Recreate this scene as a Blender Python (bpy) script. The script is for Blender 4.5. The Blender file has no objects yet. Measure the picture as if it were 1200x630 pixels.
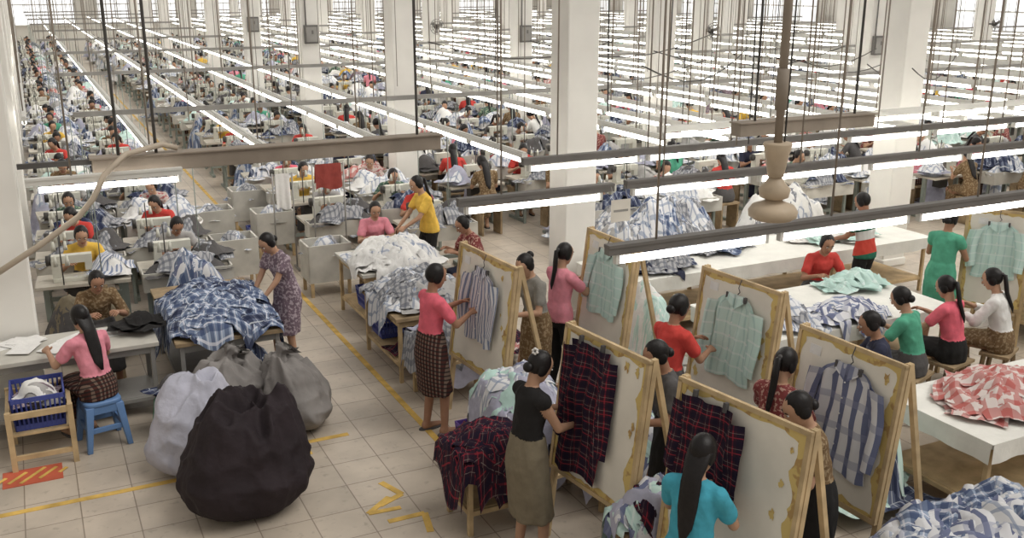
import bpy,math,random
from mathutils import Vector as V, Matrix, noise
from mathutils.bvhtree import BVHTree
R=random.Random(7)
rad=math.radians
# ---------------------------------------------------------------- materials
MATS={}
def newmat(name):
    m=bpy.data.materials.new(name);m.use_nodes=True
    return m,m.node_tree,m.node_tree.nodes['Principled BSDF']
def M(name,col,rough=.8,var=.15,scale=9.,metal=0.,bump=0.,bscale=40.,bdist=.02,col2=None,thr=.55):
    if name in MATS:return MATS[name]
    m,nt,b=newmat(name)
    N=nt.nodes;L=nt.links
    tc=N.new('ShaderNodeTexCoord');nz=N.new('ShaderNodeTexNoise');nz.inputs['Scale'].default_value=scale;nz.inputs['Detail'].default_value=5
    L.new(tc.outputs['Object'],nz.inputs['Vector'])
    if col2:
        nz.inputs['Detail'].default_value=2
        mp=N.new('ShaderNodeMapRange');mp.inputs[1].default_value=thr-.03;mp.inputs[2].default_value=thr+.03
        L.new(nz.outputs['Fac'],mp.inputs[0])
        mx=N.new('ShaderNodeMix');mx.data_type='RGBA';L.new(mp.outputs[0],mx.inputs[0]);mx.inputs[6].default_value=(*col,1);mx.inputs[7].default_value=(*col2,1)
        L.new(mx.outputs[2],b.inputs['Base Color'])
    else:
        mp=N.new('ShaderNodeMapRange');mp.inputs[1].default_value=.3;mp.inputs[2].default_value=.7
        mp.inputs[3].default_value=1-var;mp.inputs[4].default_value=1+var
        L.new(nz.outputs['Fac'],mp.inputs[0])
        mx=N.new('ShaderNodeVectorMath');mx.operation='SCALE';mx.inputs[0].default_value=col[:3]
        L.new(mp.outputs[0],mx.inputs['Scale']);L.new(mx.outputs[0],b.inputs['Base Color'])
    b.inputs['Roughness'].default_value=rough;b.inputs['Metallic'].default_value=metal
    b.inputs['Specular IOR Level'].default_value=.3
    if bump>0:
        n2=N.new('ShaderNodeTexNoise');n2.inputs['Scale'].default_value=bscale;n2.inputs['Detail'].default_value=4;L.new(tc.outputs['Object'],n2.inputs['Vector'])
        bp=N.new('ShaderNodeBump');bp.inputs['Strength'].default_value=bump;bp.inputs['Distance'].default_value=bdist
        L.new(n2.outputs['Fac'],bp.inputs['Height']);L.new(bp.outputs[0],b.inputs['Normal'])
    MATS[name]=m;return m
def emis(name,col,st):
    m,nt,b=newmat(name)
    b.inputs['Base Color'].default_value=(.9,.9,.9,1);b.inputs['Emission Color'].default_value=(*col,1);b.inputs['Emission Strength'].default_value=st
    try:m.cycles.emission_sampling='NONE'
    except Exception:pass
    return m
def cloth(name,base,bands,ybands=None,rough=.9):
    if name in MATS:return MATS[name]
    m,nt,b=newmat(name);N=nt.nodes;L=nt.links
    uv=N.new('ShaderNodeUVMap');sp=N.new('ShaderNodeSeparateXYZ');L.new(uv.outputs[0],sp.inputs[0])
    rgb=N.new('ShaderNodeRGB');rgb.outputs[0].default_value=(*base,1);cur=rgb.outputs[0]
    def add(ax,sc,lo,hi,c,k):
        nonlocal cur
        a=N.new('ShaderNodeMath');a.operation='MULTIPLY';a.inputs[1].default_value=sc;L.new(sp.outputs[ax],a.inputs[0])
        fr=N.new('ShaderNodeMath');fr.operation='FRACT';L.new(a.outputs[0],fr.inputs[0])
        g=N.new('ShaderNodeMath');g.operation='GREATER_THAN';g.inputs[1].default_value=lo;L.new(fr.outputs[0],g.inputs[0])
        l=N.new('ShaderNodeMath');l.operation='LESS_THAN';l.inputs[1].default_value=hi;L.new(fr.outputs[0],l.inputs[0])
        q=N.new('ShaderNodeMath');q.operation='MULTIPLY';L.new(g.outputs[0],q.inputs[0]);L.new(l.outputs[0],q.inputs[1])
        q2=N.new('ShaderNodeMath');q2.operation='MULTIPLY';q2.inputs[1].default_value=k;L.new(q.outputs[0],q2.inputs[0])
        mx=N.new('ShaderNodeMix');mx.data_type='RGBA';L.new(q2.outputs[0],mx.inputs[0]);L.new(cur,mx.inputs[6]);mx.inputs[7].default_value=(*c,1)
        cur=mx.outputs[2]
    for s in bands:add(0,*s)
    for s in (ybands or []):add(1,*s)
    L.new(cur,b.inputs['Base Color']);b.inputs['Roughness'].default_value=rough;b.inputs['Specular IOR Level'].default_value=.15
    MATS[name]=m;return m
wallw=M('wall_paint',(.66,.64,.59),.85,.05,1.5)
colw=M('column_paint',(.80,.78,.73),.8,.05,2)
wood=M('pale_wood',(.50,.37,.21),.7,.25,6)
wood2=M('worn_wood',(.30,.22,.13),.75,.3,8)
metal=M('grey_metal',(.32,.31,.29),.5,.1,5,.3)
dkmetal=M('dark_metal',(.07,.065,.06),.5,.1,5,.2)
fixm=M('fixture_grey',(.17,.16,.15),.5,.1,5,.2)
whitem=M('white_enamel',(.66,.65,.61),.45,.05,5)
trunk=M('trunking_paint',(.27,.225,.18),.6,.15,3)
tabletop=M('table_laminate',(.50,.48,.43),.5,.1,4)
tablecloth=M('white_tablecloth',(.74,.73,.68),.85,.06,5,0,.3,12)
rodm=M('tan_rod',(.26,.22,.18),.6,.1,5)
boardw=M('board_sheet',(.74,.70,.62),.8,.10,3)
tape=M('masking_tape_yellow',(.60,.45,.17),.75,.5,14,col2=(.42,.27,.11),thr=.58)
yellow=M('floor_yellow_paint',(.60,.39,.10),.7,.3,6)
redp=M('floor_red_paint',(.50,.11,.06),.7,.15,6)
skin=M('skin',(.35,.19,.12),.6,.06,12)
skin2=M('skin_light',(.44,.26,.17),.6,.06,12)
hairm=M('black_hair',(.009,.007,.007),.42,.3,30,0,.4,90,.004)
lip=M('lips',(.33,.11,.09),.5,.05);eyew=M('eye_white',(.7,.68,.65),.3,.02);eyed=M('eye_dark',(.01,.008,.007),.3,.02)
tube=emis('fluorescent_tube',(1.,.97,.90),8.)
glass=emis('window_daylight',(.93,.96,1.),.85)
def cm(n,c,v=.12):return M(n,c,.9,v,14,0,.4,22,.014)
def pm(n,c,c2,s=38,t=.55):return M(n,c,.9,.1,s,0,.3,22,.012,c2,t)
pink=cm('pink_cotton',(.74,.14,.19));pinkl=cm('light_pink_cotton',(.70,.26,.32));blk=cm('black_cotton',(.016,.015,.015));olive=cm('olive_twill',(.19,.16,.11))
blue=cm('turquoise_cotton',(.06,.34,.45));red=cm('red_cotton',(.56,.06,.05));gray=cm('grey_cotton',(.22,.21,.19));yel=cm('yellow_cotton',(.72,.46,.08))
green=cm('green_cotton',(.09,.35,.23));white=cm('white_cotton',(.74,.73,.71),.05);brown=pm('brown_print',(.16,.10,.05),(.30,.22,.13));navy=cm('navy_cotton',(.03,.033,.06))
denim=cm('denim',(.06,.085,.14));mauve=pm('mauve_print',(.17,.12,.15),(.40,.33,.36),34,.53);maroon=pm('maroon_print',(.20,.045,.045),(.48,.30,.24),40,.57);lilac=cm('lilac_cloth',(.38,.38,.47));aqua=cm('aqua_cotton',(.44,.61,.56),.08)
teal=cm('teal_cotton',(.05,.19,.21));lgray=cm('light_grey_cloth',(.36,.35,.34));dgray=cm('dark_grey_cloth',(.09,.085,.085));floral=pm('floral_print',(.50,.42,.38),(.35,.09,.10),30,.56);batik=pm('batik_print',(.12,.05,.04),(.40,.26,.12),32,.55);leafp=pm('leaf_print',(.07,.13,.10),(.35,.40,.28),30,.57);dredc=cm('dark_red_cloth',(.26,.05,.04))
W=(.66,.66,.68)
bluepl=cloth('blue_plaid',(.30,.36,.47),[(11,0,.45,(.035,.055,.13),.65),(11,.6,.7,(.7,.7,.75),.7)],[(11,0,.45,(.035,.055,.13),.65),(11,.6,.7,(.7,.7,.75),.7)])
navypl=cloth('navy_plaid',(.12,.14,.21),[(9,0,.4,(.015,.02,.05),.7),(9,.6,.66,(.65,.68,.7),.6)],[(9,0,.4,(.015,.02,.05),.7),(9,.6,.66,(.65,.68,.7),.6)])
darkpl=cloth('dark_tartan',(.040,.015,.025),[(11,0,.35,(.012,.010,.025),.6),(11,.5,.535,(.34,.28,.26),.4),(11,.78,.85,(.30,.03,.045),.7)],[(11,0,.35,(.012,.010,.025),.6),(11,.5,.535,(.34,.28,.26),.4),(11,.78,.85,(.30,.03,.045),.7)])
redpl=cloth('red_check',(.66,.58,.55),[(8,0,.45,(.42,.06,.05),.62)],[(8,0,.45,(.42,.06,.05),.62)])
bluest=cloth('wide_blue_stripe',W,[(9,0,.42,(.09,.11,.22),.9)],[(5,.0,.25,(.25,.27,.38),.5)])
finest=cloth('fine_blue_stripe',W,[(30,0,.42,(.13,.18,.31),.85)])
aquast=cloth('aqua_stripe',(.52,.68,.63),[(14,0,.2,(.30,.48,.47),.5)],[(9,0,.15,(.72,.78,.76),.5)])
grayck=cloth('grey_check',(.38,.38,.39),[(18,0,.4,(.10,.11,.14),.6)],[(18,0,.4,(.10,.11,.14),.6)])
whitepl=cloth('white_check',(.66,.66,.67),[(12,0,.25,(.20,.25,.36),.65)],[(12,0,.25,(.20,.25,.36),.65)])
longyi=cloth('checked_longyi',(.07,.026,.022),[(26,0,.4,(.30,.23,.18),.5)],[(26,0,.4,(.02,.02,.02),.8)])
flag=cloth('striped_shirt',(.55,.07,.05),[],[(2.2,.3,.55,(.7,.7,.68),1),(2.2,.55,.9,(.03,.14,.09),1)])
# ---------------------------------------------------------------- mesh builder
class MB:
    def __init__(s):s.v=[];s.f=[];s.m=[];s.sm=[];s.uv=[]
    def add(s,vs,fs,mi=0,uvs=None,smooth=True):
        o=len(s.v)
        for q in vs:s.v.append((q[0],q[1],q[2]))
        s.uv+= uvs if uvs else [(q[0]+.7*q[1],q[2]+.3*q[1]) for q in vs]
        for f in fs:s.f.append([i+o for i in f]);s.m.append(mi);s.sm.append(smooth)
    def boxf(s,c,ax,sz,mi=0):
        c=V(c);a=[V(ax[i])*sz[i]*.5 for i in range(3)];vs=[]
        for i in (-1,1):
            for j in (-1,1):
                for k in (-1,1):vs.append(c+a[0]*i+a[1]*j+a[2]*k)
        s.add(vs,[(0,1,3,2),(4,6,7,5),(0,4,5,1),(2,3,7,6),(0,2,6,4),(1,5,7,3)],mi,None,False)
    def box(s,c,sz,mi=0,rz=0):
        cz,sn=math.cos(rz),math.sin(rz)
        s.boxf(c,((cz,sn,0),(-sn,cz,0),(0,0,1)),sz,mi)
    def bar(s,p,q,w,mi=0,h=None):
        p=V(p);q=V(q);d=q-p;l=d.length;d.normalize();u=d.cross(V((0,0,1)))
        if u.length<.05:u=V((1,0,0))
        u.normalize();s.boxf((p+q)/2,(d,u,d.cross(u)),(l,w,h or w),mi)
    def loft(s,rings,mi=0,cap=True):
        n=len(rings[0]);vs=[p for r in rings for p in r];fs=[]
        for i in range(len(rings)-1):
            for j in range(n):
                k=(j+1)%n;fs.append((i*n+j,i*n+k,(i+1)*n+k,(i+1)*n+j))
        if cap:fs.append(tuple(range(n))[::-1]);fs.append(tuple((len(rings)-1)*n+j for j in range(n)))
        s.add(vs,fs,mi)
    def cyl(s,p,q,r0,r1=None,mi=0,n=10):
        s.tubep([p,q],[r0,r0 if r1 is None else r1],mi,n)
    def tubep(s,pts,rs,mi=0,n=8,flat=1.):
        pts=[V(p) for p in pts];rings=[]
        up=None
        for i,p in enumerate(pts):
            d=(pts[min(i+1,len(pts)-1)]-pts[max(i-1,0)]).normalized()
            if up is None:
                up=V((1,0,0)) if abs(d.x)<.8 else V((0,1,0))
            u=(up-d*up.dot(d)).normalized();w=d.cross(u)
            rings.append([p+u*(rs[i]*math.cos(2*math.pi*k/n))+w*(rs[i]*flat*math.sin(2*math.pi*k/n)) for k in range(n)])
        s.loft(rings,mi)
    def caps(s,p,q,r0,r1,mi=0,n=12):
        p=V(p);q=V(q);d=(q-p).normalized()
        s.tubep([p-d*r0*.95,p-d*r0*.7,p-d*r0*.3,p,q,q+d*r1*.3,q+d*r1*.7,q+d*r1*.95],[r0*.3,r0*.72,r0*.95,r0,r1,r1*.95,r1*.72,r1*.3],mi,n)
    def ell(s,c,rx,ry,rz,mi=0,Mx=None,n=12,m=8,fn=None):
        c=V(c);rings=[]
        for i in range(m+1):
            t=math.pi*(i+.15)/(m+.3);ring=[]
            for j in range(n):
                a=2*math.pi*j/n
                p=V((rx*math.sin(t)*math.cos(a),ry*math.sin(t)*math.sin(a),-rz*math.cos(t)))
                if fn:p=fn(p,t,a)
                if Mx:p=Mx@p
                ring.append(c+p)
            rings.append(ring)
        s.loft(rings,mi)
    def grid(s,fn,nu,nv,mi=0,su=1.,sv=1.,uo=0,vo=0):
        vs=[];uv=[]
        for i in range(nu+1):
            for j in range(nv+1):
                vs.append(fn(i/nu,j/nv));uv.append((uo+i/nu*su,vo+j/nv*sv))
        fs=[(i*(nv+1)+j,(i+1)*(nv+1)+j,(i+1)*(nv+1)+j+1,i*(nv+1)+j+1) for i in range(nu) for j in range(nv)]
        s.add(vs,fs,mi,uv)
    def mesh(s,name,mats):
        me=bpy.data.meshes.new(name);me.from_pydata(s.v,[],s.f)
        for m in mats:me.materials.append(m)
        me.polygons.foreach_set('material_index',s.m);me.polygons.foreach_set('use_smooth',s.sm)
        ul=me.uv_layers.new(name='UVMap');li=[0]*len(me.loops);me.loops.foreach_get('vertex_index',li)
        fl=[]
        for i in li:fl+=[s.uv[i][0],s.uv[i][1]]
        ul.data.foreach_set('uv',fl);me.update();return me
    def obj(s,name,mats,loc=(0,0,0),rz=0,bevel=0):
        o=bpy.data.objects.new(name,s.mesh(name,mats));bpy.context.scene.collection.objects.link(o)
        o.location=loc;o.rotation_euler=(0,0,rz)
        if bevel:
            b=o.modifiers.new('bevel','BEVEL');b.width=bevel;b.segments=2;b.limit_method='ANGLE'
        return o
def inst(name,me,loc,rz=0,sc=1,parent=None):
    o=bpy.data.objects.new(name,me);bpy.context.scene.collection.objects.link(o);o.location=loc;o.rotation_euler=(0,0,rz);o.scale=(sc,)*3
    if parent:o.parent=parent
    return o
# ---------------------------------------------------------------- cloth patches / piles
def patch(mb,cx,cy,size,rot,hfun,lift,mi,n=13,fold=.05):
    sd=V((R.random()*50,R.random()*50,R.random()*50));cr,sr=math.cos(rot),math.sin(rot);k=R.uniform(5,9);ph=R.random()*6
    sx,sy=size
    def fn(u,v):
        a=(u-.5)*sx;b=(v-.5)*sy
        q=V((a,b,0))
        a+=.10*noise.noise(q*4+sd);b+=.10*noise.noise(q*4-sd)
        x=cx+a*cr-b*sr;y=cy+a*sr+b*cr
        r1=1-abs(noise.noise(V((a*k,b*k*.5,0))+sd))*2.4
        r2=1-abs(noise.noise(V((b*10,a*6,3))+sd*2))*2.4
        f=fold*(r1*.85+r2*.45-.3)+.010*math.sin(a*40+ph+b*10)
        X,Y,Z=hfun(x,y)
        e=min(u,1-u,v,1-v)
        return V((X,Y,Z+lift+f*(.3+min(1,e*4)*.7)))
    mb.grid(fn,n,n,mi,sx,sy,R.random(),R.random())
def pile(name,x,y,z,rx,ry,h,mats,n=16,edge=None,sz=(.42,.6),fold=.06,res=14,mb=None,mo=0,spill=1.08):
    own=mb is None
    if own:mb=MB()
    ps=V((R.random()*20,R.random()*20,0))
    def hf(X,Y):
        r2=((X-x)/rx)**2+((Y-y)/ry)**2
        Z=z+h*max(0,1-r2)**.6*(.95+.55*noise.noise(V((X*3.2,Y*3.2,0))+ps))
        if edge:
            x0,x1,y0,y1=edge;ov=0
            dx=max(x0-X,X-x1,0);dy=max(y0-Y,Y-y1,0)
            if dx>0 or dy>0:
                ov=dx+dy;Z=z+.02-ov*2.2
                if X<x0:X=x0-dx*.3-.015
                if X>x1:X=x1+dx*.3+.015
                if Y<y0:Y=y0-dy*.3-.015
                if Y>y1:Y=y1+dy*.3+.015
        elif r2>1:Z=z+.01
        return X,Y,Z
    for i in range(n):
        t=2*math.pi*i*.381966+R.random()*.6
        rr=(spill*.82)*math.sqrt(max(0,1-(i+.3)/n))
        patch(mb,x+rx*rr*math.cos(t),y+ry*rr*math.sin(t),(R.uniform(*sz),R.uniform(*sz)),R.random()*6.28,hf,.02+.07*i/n,mo+R.randrange(len(mats)),res,fold)
    def core(u,v):
        a=2*math.pi*u;q=.85*v
        X,Y,Z=hf(x+rx*q*math.cos(a),y+ry*q*math.sin(a));return V((X,Y,max(Z-.07,z+.003)))
    mb.grid(core,20,6,mo,3,1)
    if own:return mb.obj(name,mats)
# ---------------------------------------------------------------- people
def ring(c,ax,ay,n=20,wob=0,k=7,ph=0):
    return [c+ax*(math.cos(2*math.pi*i/n)*(1+wob*math.cos(k*2*math.pi*i/n+ph)))+ay*(math.sin(2*math.pi*i/n)*(1+wob*math.cos(k*2*math.pi*i/n+ph))) for i in range(n)]
X1=V((1,0,0));Y1=V((0,1,0));Z1=V((0,0,1))
def person_mesh(name,shirt,bottom,pose='stand',lean=0,head=(10,0),hl=(-.14,.34,1.1),hr=(.14,.34,1.1),hair='pony',sleeve=.6,hem=.2,pants=False,voxel=.0105,sk=None,fine=True,extra=None,dress=False,wide=1.):
    a=rad(lean);d=lambda t:V((0,math.sin(t),math.cos(t)));nf=lambda t:V((0,math.cos(t),-math.sin(t)))
    hz=.86 if pose=='stand' else .55
    hip=V((0,-.02 if pose=='stand' else 0,hz))
    if pose=='stand':hip=hip+V((0,-.25*math.sin(a)*.5,0))
    P1=hip+d(.4*a)*.17;P2=P1+d(.9*a)*.19;P3=P2+d(a)*.15
    b=MB()
    tr=[(hip-Z1*.11,.09,.07,0,0,2),(hip-Z1*.03,.16,.115,0,0,2),(hip+d(0)*.06,.152,.108,.2*a,0,2)]
    b.loft([ring(c,X1*rx*wide,nf(t)*ry*wide) for c,rx,ry,t,o,_ in tr],2)
    if pants:
        T=[(hip-Z1*.02,.170,.124,0,0),(hip+d(.2*a)*.08,.160,.115,.3*a,0)]
    else:
        T=[(hip+d(0)*.06,.13,.09,.1*a,0),(hip+d(.2*a)*.10,.135,.095,.3*a,0)]
    T+=[(P1,.128,.096,.5*a,0),(P1+d(.7*a)*.1,.130,.101,.7*a,.008),(P2,.140,.108,.9*a,.014),(P2+d(a)*.07,.150,.094,a,.004),(P3-d(a)*.055,.154,.074,a,-.005),(P3-d(a)*.022,.112,.060,a,-.008),(P3+d(a)*.005,.060,.050,a,-.006)]
    b.loft([ring(c+nf(t)*o,X1*rx*wide,nf(t)*ry*wide) for c,rx,ry,t,o in T],1)
    p,yw=rad(head[0]),rad(head[1])
    Rh=Matrix.Rotation(yw,3,'Z')@Matrix.Rotation(-p,3,'X')
    up=Rh@Z1;fw=Rh@Y1
    nt=P3+(d(a)*.06+up*.0)
    Hc=nt+up*.10+fw*.022
    b.caps(P3-d(a)*.03,nt+up*.03,.050,.044,0)
    HR=[(-.108,.022,.024,.038),(-.094,.040,.042,.028),(-.065,.056,.066,.010),(-.03,.065,.081,.002),(0,.069,.088,0),(.03,.072,.092,-.004),(.06,.067,.086,-.008),(.09,.045,.060,-.01),(.106,.015,.02,-.01)]
    b.loft([ring(Hc+Rh@V((0,o,z)),Rh@X1*rx,Rh@Y1*ry,16) for z,rx,ry,o in HR],0)
    if fine:
        b.caps(Hc+Rh@V((0,.086,.002)),Hc+Rh@V((0,.098,-.03)),.008,.0125,0,8)
        for s in(-1,1):b.ell(Hc+Rh@V((s*.072,-.006,-.012)),.009,.02,.03,0,Rh,8,6)
    arms=[]
    for s,tgt in((-1,hl),(1,hr)):
        S=P3-d(a)*.062+X1*s*.145*wide
        b.caps(P3-d(a)*.05+X1*s*.07,S,.053,.050,1)
        Wd=V(tgt);v=Wd-S;L=v.length;la,lb=.26,.235
        if L>.49:Wd=S+v*(.49/L);v=Wd-S;L=.49
        x=(la*la-lb*lb+L*L)/(2*L);hgt=math.sqrt(max(0,la*la-x*x));vd=v/L
        pole=V((s*.55,-.35,-.8));pole=(pole-vd*pole.dot(vd)).normalized()
        E=S+vd*x+pole*hgt
        b.caps(S,E,.042,.034,0)
        b.caps(E,Wd,.035,.023,0)
        if sleeve>0:
            b.caps(S,S+(E-S)*min(1,sleeve),.054,.053,1)
            if sleeve>1:b.caps(E,E+(Wd-E)*min(.95,sleeve-1),.050,.036,1)
        arms.append((s,E,Wd))
    if pose=='stand':
        for s in(-1,1):
            A=hip+V((s*.085,0,-.04));K=V((s*.09,.03+(.03 if s>0 else -.02),.46));F=V((s*.095,(.05 if s>0 else -.04),.075))
            mi=2 if pants else 0;e=.012 if pants else 0
            b.caps(A,K,.082,.054+e,mi);b.caps(K,F,.052+e,.034+e*1.6,mi)
            b.caps(F,F+V((0,-.02,-.03)),.036,.036,0);b.caps(F+V((0,-.02,-.035)),F+V((s*.015,.14,-.05)),.036,.024,0)
        if not pants:
            rr=[(P1-Z1*.015,.136,.104),(P1-Z1*.03,.143,.110),(hip+Z1*.03,.170,.127),(hip-Z1*.08,.178,.139)]
            hb=(.185,.145) if hem>.35 else (.165,.135)
            rg=[ring(c,X1*rx,Y1*ry,28) for c,rx,ry in rr]
            for q in(.35,.7,1):
                z=(hip.z-.08)*(1-q)+hem*q;yy=hip.y*(1-q)+.01*q
                rg.append(ring(V((0,yy,z)),X1*(.178*(1-q)+hb[0]*q),Y1*(.139*(1-q)+hb[1]*q),28,.05*q,6,1))
            b.loft(rg,1 if dress else 2)
    else:
        KZ=.52
        for s in(-1,1):
            A=hip+V((s*.085,0,-.01));K=V((s*.10,.40,KZ));F=V((s*.10,.36,.075))
            mi=2 if pants else 0;e=.01 if pants else 0
            b.caps(A,K,.082,.056+e,mi);b.caps(K,F,.052+e,.034+e,mi)
            b.caps(F+V((0,-.02,-.035)),F+V((s*.015,.14,-.05)),.036,.024,0)
        if not pants:
            b.loft([ring(P1-Z1*.03,X1*.142,Y1*.11,24),ring(hip+Z1*.03,X1*.172,Y1*.13,24),ring(hip-Z1*.08,X1*.17,Y1*.13,24)],2)
            b.loft([ring(V((0,y,z)),X1*rx,Z1*rz,24) for y,z,rx,rz in((-.08,.53,.12,.06),(-.02,.54,.18,.10),(.15,.545,.178,.09),(.36,.535,.165,.07),(.44,.53,.14,.045))],2)
            b.loft([ring(V((0,y,z)),X1*rx,Y1*ry,24,w,6) for y,z,rx,ry,w in((.38,.57,.14,.04,0),(.38,.52,.165,.075,0),(.375,.36,.16,.085,.03),(.37,max(hem,.15),.165,.095,.05))],2)
    me=b.mesh(name+'_src',[]);o=bpy.data.objects.new('tmp',me);bpy.context.scene.collection.objects.link(o)
    r=o.modifiers.new('r','REMESH');r.mode='VOXEL';r.voxel_size=voxel
    sm=o.modifiers.new('s','SMOOTH');sm.factor=.5;sm.iterations=2 if fine else 1
    dg=bpy.context.evaluated_depsgraph_get();ev=o.evaluated_get(dg);m2=ev.to_mesh()
    vs=[v.co.copy() for v in m2.vertices];ns=[v.normal.copy() for v in m2.vertices];fs=[list(q.vertices) for q in m2.polygons]
    ev.to_mesh_clear();bpy.data.objects.remove(o)
    bvh=BVHTree.FromPolygons([V(q) for q in b.v],b.f)
    vl=[]
    for q in vs:
        h=bvh.find_nearest(q);vl.append(b.m[h[2]] if h[2] is not None else 0)
    out=MB()
    so=len(name)*1.37
    for i,q in enumerate(vs):
        if vl[i]>0 and fine:
            st=.55 if vl[i]==2 else 1.
            k=noise.noise(V((q.x*10,q.y*10,q.z*8*st))+V((so,3,1)))
            k2=1-abs(noise.noise(V((q.x*13,q.y*13,q.z*9*st+q.x*5))+V((so,9,1))))*2.5
            vs[i]=q+ns[i]*(.004+.008*k+.005*k2)
    lab=[]
    for f in fs:
        l=[vl[i] for i in f];lab.append(max(set(l),key=l.count))
    out.add(vs,[],0)
    for f,l in zip(fs,lab):out.f.append(f);out.m.append(l);out.sm.append(True)
    for s,E,Wd in arms:
        h=(Wd-E).normalized();h=(h+V((0,.25,-.1))).normalized()
        nr=V((-s*.55,.1,-.8));nr=(nr-h*nr.dot(h)).normalized();w=h.cross(nr)
        if w.x*(-s)<0:w=-w
        if fine:
            out.loft([ring(Wd+h*t,w*ww,nr*tt,10) for t,ww,tt in((-.02,.022,.018),(.01,.027,.017),(.045,.038,.016),(.08,.038,.013),(.09,.03,.008))],0)
            for i,(off,ln) in enumerate(((.028,.068),(.010,.076),(-.009,.070),(-.027,.055))):
                pt=[Wd+h*.075+w*off];dr=h.copy()
                for sg in(.45,.32,.25):
                    c1=dr+nr*.42;dr=c1.normalized()
                    pt.append(pt[-1]+dr*ln*sg)
                out.tubep(pt,[.0085,.008,.0072,.005],0,7)
            t0=Wd+h*.02+w*.026;dr=(h*.65+w*.6+nr*.35).normalized()
            out.tubep([t0,t0+dr*.03,t0+dr*.03+(h*.9+w*.2+nr*.4).normalized()*.025,t0+dr*.03+(h*.9+nr*.5).normalized()*.045],[.011,.010,.0088,.006],0,7)
        else:
            out.tubep([Wd,Wd+h*.05,Wd+h*.13],[.024,.034,.012],0,6,.5)
    if fine:
        for s in(-1,1):
            out.ell(Hc+Rh@V((s*.030,.078,.008)),.014,.008,.0065,4,Rh,8,6)
            out.ell(Hc+Rh@V((s*.030,.0835,.008)),.007,.005,.006,5,Rh,8,6)
            out.tubep([Hc+Rh@V((s*.014,.086,.026)),Hc+Rh@V((s*.03,.085,.031)),Hc+Rh@V((s*.046,.075,.026))],[.003,.004,.002],3,6)
        out.tubep([Hc+Rh@V((-.022,.075,-.056)),Hc+Rh@V((0,.084,-.055)),Hc+Rh@V((.022,.075,-.056))],[.003,.0075,.003],6,6)
    def hf(q,t,an):
        k=1+.02*math.sin(an*13)+.015*noise.noise(q*30);return q*k
    out.ell(Hc+Rh@V((0,-.021,.020)),.079,.094,.095,3,Rh,24 if fine else 10,14 if fine else 6,hf)
    if fine:
        for s in(-1,1):out.ell(Hc+Rh@V((s*.064,-.02,-.01)),.018,.045,.055,3,Rh,10,6)
    B=Hc+Rh@V((0,-.10,.03))
    if hair=='bun':out.ell(Hc+Rh@V((0,-.115,.035)),.040,.036,.040,3,Rh,14,8,hf)
    elif hair=='low_bun':out.ell(Hc+Rh@V((0,-.10,-.035)),.043,.036,.038,3,Rh,14,8,hf)
    elif hair in('pony','long'):
        c1=P3-nf(a)*.095;c2=P2-nf(a)*.125;c3=P2+(P1-P2)*.6-nf(a)*.13
        if hair=='pony':
            out.ell(Hc+Rh@V((0,-.112,.03)),.018,.018,.018,7,Rh,10,6)
            out.tubep([B,Hc+Rh@V((0,-.135,.01)),c1*.5+(Hc+Rh@V((0,-.13,-.03)))*.5,c1,c2,c2*.5+c3*.5],[.016,.026,.028,.027,.02,.005],3,10,.8)
        else:
            hc2=Hc+Rh@V((0,-.07,-.05))
            out.tubep([Hc+Rh@V((0,-.05,.06)),Hc+Rh@V((0,-.06,-.01)),hc2*.75+c1*.25,c1*.7+hc2*.3,c1+nf(a)*.015,c2+nf(a)*.03,c3+nf(a)*.03,c3-d(a)*.08],[.045,.074,.070,.060,.064,.060,.045,.012],3,16,.38)
    for s in(-1,1):
        F=V((s*.095,(.05 if s>0 else -.04),.0)) if pose=='stand' else V((s*.10,.36,0))
        out.loft([ring(F+V((s*.008,.045,z)),X1*.046,Y1*.125,14) for z in(0,.014)],7)
    if extra:extra(out,Hc,Rh,P3)
    return out,[sk or skin,shirt,bottom,hairm,eyew,eyed,lip,dgray]
def person(name,x,y,yaw,shirt,bottom,h=1.56,z=0,**k):
    mb,ms=person_mesh(name,shirt,bottom,**k)
    o=mb.obj(name,ms,(x,y,z),rad(yaw));o.scale=(h/1.6,)*3
    return o
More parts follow.
